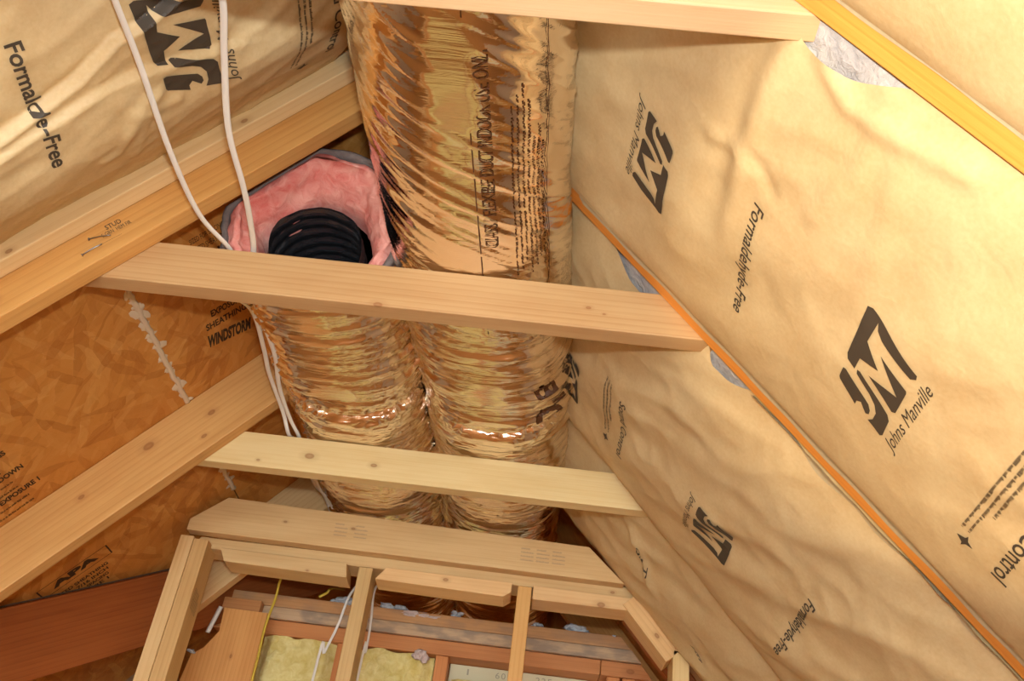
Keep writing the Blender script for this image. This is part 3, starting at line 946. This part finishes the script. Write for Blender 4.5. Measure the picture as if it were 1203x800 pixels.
# ================================================================== FOIL DUCTS
def ductsurf(kind):
    def ctr(y):
        if kind == 'R':
            pts = [(-40, -10.6), (36, -7.6), (59, -6.5), (73, -5.2), (115, -4.5), (160, -4.0)]
        else:
            pts = [(50, -20.0), (58, -19.9), (72, -18.9), (114, -18.2), (160, -17.8)]
        for (a, b_) in zip(pts, pts[1:]):
            if y <= b_[0]:
                t = max(0, (y - a[0]) / (b_[0] - a[0]))
                return a[1] + (b_[1] - a[1]) * t
        return pts[-1][1]
    def S(th, y, lift=0.0):
        a = 6.75 if kind == 'R' else 6.85
        c, s = math.cos(th), math.sin(th)
        zc = 45.55
        near = smooth((66 - y) / 14) if kind == 'R' else 0.0
        sd = 3.0 if kind == 'R' else 17.0
        # wrinkles: long soft creases round the sleeve, diagonal on the near length of the big duct
        yy = y - near * 4.2 * (th + 1.5)
        q = th * 6.8
        d = 0.36 * (ridged(q * 0.05, yy * 0.33, sd) ** 2 - 0.45)
        d += 0.24 * (ridged(q * 0.07, yy * 0.9, sd + 5) ** 3 - 0.35)
        d += 0.12 * (ridged(q * 0.14, yy * 2.1, sd + 9) ** 3 - 0.3)
        d += 0.08 * (ridged(q * 0.2, yy * 4.2, sd + 12) ** 3 - 0.3)
        d *= 1.0 - 0.62 * near
        d += 0.05 * math.sin(y * 2 * math.pi / 1.7 + th) * (1 - 0.85 * near)
        d += 0.25 * fnoise(q * 0.10, y * 0.10, sd + 2)
        pin = gauss(y - 75.9 - 0.25 * math.sin(3 * th), 0.55)
        d -= 0.75 * pin
        d += 0.30 * gauss(y - 75.9, 2.0) * (ridged(q * 0.9, y * 1.6, sd + 20) - 0.6)
        x = ctr(y) + (a + d + lift) * math.copysign(abs(c) ** 0.92, c)
        z = zc + ((5.45 if s < 0 else 6.6) + d + lift) * math.copysign(abs(s) ** 0.95, s)
        floor_z = H + 3.55
        z = max(z, floor_z + 0.10 * (fnoise(q * 0.3, y * 0.3, sd) + 1) - 0.10 + (0.02 if lift else 0) - 0.35 * min(abs(((y + 2) % 27.0) - 13.5) / 13.5, 1) * 0)
        # pressed in by the roof
        lim = 0.15 - (0.0 if kind == 'R' else 3.2 * (1 - gauss(y - 79.7, 5.0) - gauss(y - 106.7, 5.0) - gauss(y - 51.5, 3.5)))
        for n_, xo in ((NR, XR), (NL, XL)):
            dd = (x - xo) * n_[0] + (z - H) * n_[2] + lim
            if dd > 0:
                x -= n_[0] * dd
                z -= n_[2] * dd
        return (x, y, z)
    return S
SDR, SDL = ductsurf('R'), ductsurf('L')
def duct_sleeve(S, y0, y1, parent, startf=None, step=0.16, nt=170):
    ny = int((y1 - y0) / step)
    # denser on the underside
    ths = [-math.pi / 2 + math.pi * ((2 * k / nt - 1) * (0.78 + 0.22 * abs(2 * k / nt - 1))) for k in range(nt)]
    def yat(i, th):
        y = y0 + (y1 - y0) * i / (ny - 1)
        if startf:
            s = startf(th)
            y = s + (y1 - s) * i / (ny - 1)
        return y
    def P(i, j):
        return S(ths[j], yat(i, ths[j]))
    v, f, uv = grid(ny, nt, P, lambda i, j: (ths[j] * 6.8 + 30, yat(i, ths[j])), wrap=True)
    f = [tuple(reversed(q)) for q in f]
    return mesh('foil_jacket', v, f, FOIL, parent, uvs=uv)
dR = empty('flex_duct', SDR(-math.pi / 2, 60), 'big gold foil flex duct running whole under the ridge, beside the right batts', 'duct')
duct_sleeve(SDR, -22, 150, dR)
cut = lambda th: 56.1 - 0.27 * 6.6 * math.sin(th) + 0.25 * math.sin(3 * th + 1)
dL = empty('flex_duct', SDL(-math.pi / 2, 80), 'left foil flex duct whose cut end shows pink insulation and a black liner', 'duct')
duct_sleeve(SDL, 55, 150, dL, cut)
CL = (-19.9, 45.6)
def ring_surface(profile, nt, amp, seed, rough=1.0):
    """profile: (fraction of the sleeve radius, y offset from the cut)."""
    def P(i, j):
        th = 2 * math.pi * j / nt
        fr, dy = profile[i]
        e = SDL(th, cut(th) + 0.4)
        c = (CL[0], CL[1])
        k = 1 + amp * fnoise(math.cos(th) * 2.2 + seed, math.sin(th) * 2.2, i * 0.35) * rough * max(0.0, min(1.0, (fr - 0.6) / 0.15))
        lump = amp * 3.2 * fnoise(math.cos(th) * 1.7, math.sin(th) * 1.7 + seed, fr * 2.0) + amp * 1.2 * fnoise(math.cos(th) * 6, math.sin(th) * 6, fr * 5 + seed)
        return (c[0] + (e[0] - c[0]) * fr * k, cut(th) + dy + lump, c[1] + (e[2] - c[1]) * fr * k)
    return grid(len(profile), nt, P, wrap=True)
prof = [(1.0, 0.8), (1.035, 0.4), (1.04, 0.0), (1.035, -0.35), (1.0, -0.5), (0.965, -0.4), (0.95, 0.1), (0.95, 1.2)]
v, f, _ = ring_surface(prof, 90, 0.012, 2)
mesh('jacket_rim', v, f, GREY_RIM, dL, label='grey rim of the cut jacket')
prof = [(0.96, 0.3)] + [(0.95 - 0.31 * k / 12, -0.55 * math.sin(math.pi * min(1, k / 7)) + (0.0 if k < 6 else 0.42 * (k - 6)) - 0.1) for k in range(13)] + [(0.64, 3.6), (0.64, 5.0)]
v, f, _ = ring_surface(prof, 200, 0.11, 5)
mesh('pink_insulation', v, f, PINK, dL, label='fluffy pink insulation inside the jacket')
# black corrugated liner, open towards the camera
NLN = 200
def core(i, j):
    th = 2 * math.pi * j / 96
    y = 57.6 + 0.16 * i - 0.3 * math.sin(th) + 0.3 * math.cos(th + 0.6)
    run = (y - 57.6) * 2 * math.pi / 1.15 + th
    k = 3.85 - 0.30 * abs(math.sin(run / 2)) + 0.12 * fnoise(math.cos(th) * 2.2, math.sin(th) * 2.2, y * 0.5) + 0.05 * fnoise(math.cos(th) * 7, math.sin(th) * 7, y * 1.5)
    return (-19.75 + 0.03 * (y - 57) + k * math.cos(th), y, 45.15 + k * math.sin(th))
v, f, _ = grid(NLN, 96, core, wrap=True)
mesh('inner_liner', v, f, BLACKPL, dL, label='black ribbed plastic liner')
# lettering on the big duct
def dprint(S, par, y0, th0, ly, dth, shape, edge=0.22):
    """s runs along the duct, t round it."""
    return stamp('printed_mark', shape, lambda s, t: S(th0 + t * dth, y0 + s * ly, 0.07), INK_FOIL, par, edge)
R_ = math.radians
line2d = ([(0, 0), (1, 0), (1, 1), (0, 1)], [(0, 1, 2, 3)])
dprint(SDR, dR, 24, R_(-82.6), 36, R_(0.6), line2d)
dprint(SDR, dR, 24, R_(-39), 36, R_(0.6), line2d)
dprint(SDR, dR, 49.3, R_(-72), -16.6, R_(-7.5), text2d('CLASS 1 FLEXIBLE DUCT INDOOR USE ONLY', 0.0))
for k in range(7):
    dprint(SDR, dR, 52.5 - 0.7 * (k % 3), R_(-62 + 3.3 * k), -1.0, R_(0.8), dashes(1, (22 if k < 4 else 17), 3.4, 60 + k))
dprint(SDR, dR, 68.6, R_(-54), 1.7, R_(20), text2d('8', 0.02))
dprint(SDR, dR, 72.4, R_(-56), 2.0, R_(24), text2d('C', 0.03))
dprint(SDR, dR, 72.0, R_(-38), 0.35, R_(14), text2d('III', 0.03))

# ================================================================== CABLES
def cable(name, pts, label, mat=CABLE, rx=0.21, ry=0.1, up=(0, 0, 1)):
    v, f = tube(pts, rx, ry, 10, up, 8)
    return mesh(name, v, f, mat, None, label, 'cable', 'electrical cables')
cable('electrical_cable', [(-24.2, 4, 38.5), (-25.0, 20, 40.3), (-25.4, 27.2, 40.55), (-25.4, 32, 40.35), (-25.3, 36.2, 40.2), (-25.5, 43, 40.15), (-25.2, 48.9, 40.2), (-24.0, 52.6, 40.35), (-24.2, 54.2, 40.3), (-24.6, 57, 39.6), (-24.7, 62.3, 41.6), (-25.1, 68.3, 41.9), (-25.5, 72.6, 42.0), (-25.3, 78.7, 41.6), (-24.9, 81, 40.5), (-25.0, 84.2, 41.3), (-25.3, 97, 42.6), (-24.7, 101.2, 42.8), (-24.3, 112, 42)],
      'white cable farther left, crossing the left rafters down past the duct', CABLE)
cable('electrical_cable', [(-17.8, 4, 38.5), (-18.8, 20, 40.3), (-19.2, 27.2, 40.5), (-19.4, 31.4, 40.4), (-20.1, 34.8, 40.3), (-21.2, 40.6, 40.2), (-21.4, 45.5, 40.2), (-21.7, 48.8, 40.3), (-22.3, 52.8, 40.4), (-23.2, 55.2, 39.7), (-24.0, 62.2, 41.3), (-24.0, 68.1, 41.4), (-24.7, 73.9, 41.5), (-24.6, 79, 41.2), (-24.0, 81.2, 40.6), (-24.3, 85, 41.1), (-24.7, 97, 42.2), (-24.1, 101.2, 42.4), (-23.7, 112, 42)],
      'white cable hanging in front of the pink duct end', CABLE)

# ================================================================== FRAMED OPENING
def hz(name, y, x0, x1, z0, z1, depth, mat, label, cat='lumber', poly=None, **kw):
    return board(name, (0, y, 0), (1, 0, 0), (0, 0, 1), poly or rect(x0, x1, z0, z1), depth, mat, label=label, cat=cat, **kw)
FR = PINE
hd = hz('header_board', 97, 0, 0, 0, 0, 1.5, wood((226, 190, 134), (204, 158, 102), knots=[(-27.5, 0, 37.9, 0.16), (-20.0, 0, 38.0, 0.18)], ring=0.7), 'header board with mitred ends and grey stamps, right under the ducts', poly=[(-37.9, 35.75), (9.7, 35.45), (5.7, 39.1), (-34.4, 39.95), (-37.9, 37.0)])
def fmap(y, o, ex, ey):
    return lambda s, t: (o[0] + s * ex[0] + t * ey[0], y, o[1] + s * ex[1] + t * ey[1])
def grey_stamp(x, z, k):
    stamp('grey_stamp', dashes(4, 1.4, 0.42, k), fmap(96.97, (x, z), (1, -0.01), (0, 1)), INK_SOFT, hd, 9)
grey_stamp(-22.0, 37.0, 80)
grey_stamp(-19.8, 37.0, 81)
for k in range(3):
    grey_stamp(-1.6 + 1.7 * k, 36.7, 83 + k)
hz('plate_board', 98.52, -37.2, 10.4, 34.45, 35.7, 3.5, wood(*FR, knots=[(8.6, 0, 34.9, 0.2)], ring=0.8), 'flat plate tucked under the header board', poly=[(-37.4, 34.45), (11.2, 34.45), (10.2, 35.7), (-36.6, 35.7)])
hz('blocking', 97.6, 0, 0, 0, 0, 3.5, group='short blocks round the opening', mat= wood(*FR, knots=[(-24, 0, 33, 0.14)], ring=0.6), label='left short block under the header, next to the double stud', poly=[(-33.9, 34.4), (-33.1, 32.95), (-19.7, 32.75), (-20.0, 34.35)])
hz('blocking', 97.6, 0, 0, 0, 0, 3.5, group='short blocks round the opening', mat= wood((232, 192, 136), (210, 160, 104), knots=[(-9.2, 0, 33.8, 0.25)], ring=0.6), label='middle short block under the header with slanting ends, between the two posts', poly=[(-15.7, 34.4), (-16.7, 33.0), (-2.9, 32.75), (-2.15, 33.3), (-2.15, 34.35)])
hz('blocking', 97.6, 0, 0, 0, 0, 3.5, group='short blocks round the opening', mat= wood((232, 192, 136), (206, 150, 96), knots=[(7.4, 0, 33.1, 0.35)], ring=0.7), label='right short block under the header with a dark knot', poly=[(0.15, 34.35), (0.15, 32.85), (10.2, 32.85), (10.55, 34.2)])
def stud(y, x0, wd, top, depth, mat, label, cat='stud', z0=-EYE, face=True, **kw):
    kw.setdefault('group', 'upright studs of the framed opening and far wall')
    return board('stud', (x0 + wd, y, z0), (0, 0, 1), (-1, 0, 0), rect(0, top - z0, 0, wd), -0.0 + depth, mat, label=label, cat=cat, **kw)
def vstud(y, x0, wd, top, depth, mat, label, z0=-EYE):
    # grain upright; Y of the board must point away from the camera: Z x X = (-1,0,0) x (0,0,1) = (0,1,0)
    return stud(y, x0, wd, top, depth, mat, label, z0=z0)
vstud(97.1, -38.35, 1.5, 35.15, 3.5, wood((226, 190, 134), (204, 158, 98)), 'outer stud of the double stud at the left of the opening')
s2 = vstud(97.1, -36.8, 1.6, 34.9, 3.5, wood((220, 180, 120), (196, 148, 88)), 'inner stud of the double stud at the left, with a dark stamp on its side')
stamp('dark_stamp', dashes(6, 2.2, 0.36, 90), lambda s, t: (-35.17, 97.7 + t, 27.6 + s * 1.0 - t * 0.2), INK, s2, 9)
vstud(98.4, -18.75, 1.5, 34.4, 3.5, wood((214, 180, 122), (190, 148, 92)), 'middle post of the opening, beside the hanging white cables')
vstud(98.4, -1.5, 1.5, 34.4, 3.5, wood((222, 172, 104), (202, 146, 80)), 'right post of the opening, standing between two short blocks')
vstud(97.4, 15.0, 1.7, 29.3, 3.5, wood((232, 200, 140), (214, 176, 112)), 'pale post at the bottom right, beside the shadowed batt', z0=-EYE)
board('jack_rafter', SR(0, 98.0, 0.0), DR, NR, rect(-1.5, 40, 0, 3.5), 1.5, wood((206, 160, 110), (184, 132, 84)), label='sloping jack rafter along the edge of the deepest right batt', cat='rafter')
board('blocking', SR(0, 97.4, 2.0), DR, NR, rect(2.4, 9.6, 0, 2.0), 3.5, wood((222, 182, 126), (196, 148, 92), knots=[(7.0, 0, 0.9, 0.25)]), label='slanted block on the right side of the opening', cat='lumber', group='short blocks round the opening')

# valley rafter, dark red, and what lies beyond it
VA, VB = Vector((-50.5, 90.4, 23.4)), Vector((-41.5, 105.3, 33.8))
vd = (VB - VA).normalized()
vw = (Vector((0, 0, 1)) - vd * vd.z).normalized()
vr = board('valley_rafter', tuple(VA), tuple(vd), tuple(vw), rect(-11, 47, -7.3, -0.05), -1.5, wood(*RED, knots=[(13.6, 0, -4.0, 0.4), (5.0, 0, -5.5, 0.15)], ring=0.9), label='dark red valley rafter slanting up behind the double stud', cat='rafter')
v, f = tube([tuple(VA + vd * t + vw * 0.02 + Vector((0.05, -0.12, 0))) for t in (-11, 0, 20, 46)], 0.13, 0.1, 6, (0, 0, 1), 2)
mesh('metal_edge', v, f, plain('dull_metal', (120, 108, 92), 0.5, 0.6), vr, label='thin dull metal strip along the top edge')

# far wall: three stacked plates, studs, yellow batts
yf = 112.0
def xe(z):                                     # right end follows the roof slope
    return XR - (z - H) / math.tan(PT) - 0.2
hz('wall_plate', yf, 0, 0, 0, 0, 3.5, wood((206, 154, 102), (180, 126, 78), grime=0.3), 'topmost of the three stacked plates on the far wall, strewn with fluff', group='stacked plates of the far wall', poly=[(-37, 33.05), (xe(33.05), 33.05), (xe(34.5), 34.5), (-37, 34.5)])
hz('wall_plate', yf - 0.12, 0, 0, 0, 0, 3.5, wood((196, 164, 128), (172, 140, 106), grime=0.55), 'grey stained middle plate of the three stacked on the far wall', group='stacked plates of the far wall', poly=[(-37, 31.6), (xe(31.6), 31.6), (xe(33), 33), (-37, 33)])
hz('wall_plate', yf + 0.25, 0, 0, 0, 0, 3.5, wood(*REDORANGE, ring=0.7), 'red lowest plate of the three stacked on the far wall, left of its joint', group='stacked plates of the far wall', poly=[(-37, 29.85), (8.9, 29.85), (8.9, 31.55), (-37, 31.55)])
hz('wall_plate', yf + 0.25, 0, 0, 0, 0, 3.5, wood((206, 138, 82), (174, 104, 58), knots=[(12.4, 0, 30.6, 0.4)]), 'short red plate end right of the joint on the far wall', group='stacked plates of the far wall', poly=[(8.96, 29.85), (xe(29.9), 29.85), (xe(31.55), 31.55), (8.96, 31.55)])
for x, lb in ((-10.3, 'red stud beside the yellow insulation of the far wall'), (9.7, 'narrow red stud at the right of the white backing board'), (11.5, 'last red stud on the right of the far wall'), (-22.0, 'red stud hidden behind the middle post of the opening')):
    vstud(yf + 0.3, x, 1.5, 29.8, 3.4, wood((208, 136, 78), (178, 106, 58)), lb)
slab_m = plain('white_backing', (214, 206, 170), 0.75)
bk = board('backing_board', (0, yf + 3.2, -EYE), (1, 0, 0), (0, 0, 1), rect(-8.7, 9.6, 0, 29.8 + EYE), 0.5, slab_m, label='off-white backing board with grey scribbled figures, low on the far wall', cat='board')
PENCIL = plain('pencil', (166, 158, 136), 0.8)
for ch, x, wd in (('1', -6.6, 0.2), ('6', -3.2, 0.5), ('0', -2.5, 0.5), ('2', 1.6, 0.5), ('2', 2.3, 0.5), ('5', 3.0, 0.5)):
    stamp('scribbled_figure', text2d(ch, 0.0), fmap(yf + 3.16, (x, 28.7), (wd, 0), (0, 0.7)), PENCIL, bk, 9)
def yellow(x0, x1, top, label, seed):
    n, m_ = 40, 90
    def P(i, j):
        x = x0 + (x1 - x0) * i / (n - 1)
        z = top - (top + EYE) * (j / (m_ - 1)) ** 2.2
        e = min(i, n - 1 - i) / 6
        d = 1.1 * smooth(e) * smooth((j + 0.3) / 5) + 0.45 * fnoise(x * 0.45, z * 0.4, seed) + 0.2 * fnoise(x * 1.5, z * 1.5, seed)
        return (x, yf + 1.6 - d, z - 0.5 * fnoise(x * 0.5, seed, 1) - 0.4)
    v, f, _ = grid(n, m_, P)
    k = len(v)
    v += [(p[0], yf + 3.5, p[2]) for p in v]
    f += [tuple(q + k for q in reversed(t)) for t in f]
    for i in range(n - 1):
        f.append((i * m_, (i + 1) * m_, (i + 1) * m_ + k, i * m_ + k))
    return mesh('insulation_batt', v, f, YELLOW, None, label, 'insulation')
yellow(-31.0, -22.2, 30.4, 'yellow unfaced insulation between the plywood sheet and the middle post', 3)
yellow(-20.3, -10.5, 30.2, 'yellow unfaced insulation right of the middle post, beside a red stud', 8)
yellow(-8.2, -2.0, 28.0, 'low yellow insulation in front of the white backing board', 12)
ply = board('plywood_sheet', (0, 109, 0), (0, 0, 1), (-1, 0, 0), [(-EYE, 29.9), (31.3, 30.1), (31.35, 35.3), (28.6, 35.1), (26.6, 36.3), (25.7, 37.5), (22.0, 38.0), (-EYE, 38.0)], 0.6, wood((216, 158, 92), (192, 128, 64), knots=[(26, 0, 33, 0.2)], ring=1.2), label='plywood sheet with a clipped corner behind the double stud', cat='board', bev=0.03)
board('cut_off_block', (0, 110.2, 0), (1, 0, 0), (0, 0, 1), rect(-36.0, -31.5, 31.6, 33.0), 1.4, wood((188, 128, 76), (160, 100, 54)), label='short brown block above the plywood sheet', cat='lumber')
v, f = tube([(-35.6, 108.7, 31.3), (-36.0, 108.7, 29.5), (-36.3, 108.7, 28.2)], 0.28, 0.14, 6, (0, 1, 0), 4)
mesh('sealant_drip', v, f, plain('white_drip', (220, 216, 206), 0.6), ply)
def fluff(at, size, mat, label, seed, sq=(1, 0.8, 0.6), n=5):
    tuft('insulation_tuft', at, size, mat, label, 'insulation', group='tufts of fluff on the far plates', seed=seed, squash=sq, n=n + 5)
fluff((-37.3, 108.4, 25.9), 0.45, BLUE_FG, 'bluish fluff at the clipped corner of the plywood sheet', 1)
fluff((-22.6, 112.6, 34.9), 1.0, BLUE_FG, 'bluish fluff on the far plate left of the middle post', 2, (1.4, 0.8, 0.6))
fluff((-16.2, 112.8, 34.8), 0.9, BLUE_FG, 'pale blue fluff on the far plate just right of the middle post', 3, (1.6, 0.8, 0.6))
fluff((-12.8, 112.2, 34.2), 0.95, PINKGREY, 'pinkish fluff hanging over the far plate below the ducts', 4, (2.4, 0.6, 0.55), 9)
fluff((-8.6, 112.6, 34.9), 0.7, BLUE_FG, 'small bluish tuft on the far plate below the gap between the ducts', 5)
fluff((5.5, 112.6, 34.9), 0.85, BLUE_FG, 'blue-grey tuft on the far plate right of the right post', 6, (2.0, 0.8, 0.7), 7)
fluff((1.2, 112.8, 34.9), 0.6, BLUE_FG, 'small grey tuft on the far plate beside the right post', 7)
fluff((10.3, 112.3, 34.4), 0.4, BLUE_FG, 'tiny grey tuft at the right end of the far plate', 9)
fluff((-12.0, 111.6, 29.4), 0.8, PINKGREY, 'pinkish fluff on the yellow insulation beside the red stud', 10, (1.0, 0.4, 1.0))
# far cables
cable('electrical_cable', [(-28.6, 113, 38.5), (-29.4, 108.6, 35.7), (-29.5, 108.3, 32.9), (-29.8, 108.2, 29.4), (-29.7, 108.2, 26.0), (-29.7, 108.2, 22), (-29.6, 108.2, -20)], 'yellow cable hanging in front of the plywood sheet', CABLE_Y, 0.15, 0.1, (0, 1, 0))
cable('electrical_cable', [(-23.8, 118, 38), (-24.1, 112, 36.0), (-24.4, 111.3, 35.2), (-25.2, 111.3, 34.6)], 'short yellow cable end by the bluish fluff', CABLE_Y, 0.17, 0.1, (0, 1, 0))
cable('electrical_cable', [(-19.6, 107, 36), (-20.6, 106, 33.5), (-21.2, 106, 29.9), (-22.0, 106, 26.9), (-22.6, 106, 24.0), (-23, 106, -20)], 'white cable hanging left of the middle post', CABLE, 0.15, 0.09, (0, 1, 0))
cable('electrical_cable', [(-17.6, 108, 36.5), (-17.9, 106, 34.3), (-17.6, 106, 31.0), (-17.5, 106, 27.5), (-17.8, 106, 24.5), (-18, 106, -20)], 'white cable hanging right of the middle post', CABLE, 0.13, 0.08, (0, 1, 0))
# grey planks far behind the valley rafter
for k in range(3):
    board('weathered_plank', (0, 122 + 0.3 * k, 0), (0.985, 0, 0.17), (-0.17, 0, 0.985), rect(-66, -38, 31.2 + 2.4 * k - 4.0, 33.5 + 2.4 * k - 4.0), 0.8, wood((150, 118, 84), (118, 90, 62), grime=0.6), label=('lowest weathered plank beyond the valley rafter', 'middle weathered plank beyond the valley rafter', 'upper weathered plank beyond the valley rafter')[k], cat='board', group='weathered planks beyond the valley rafter')
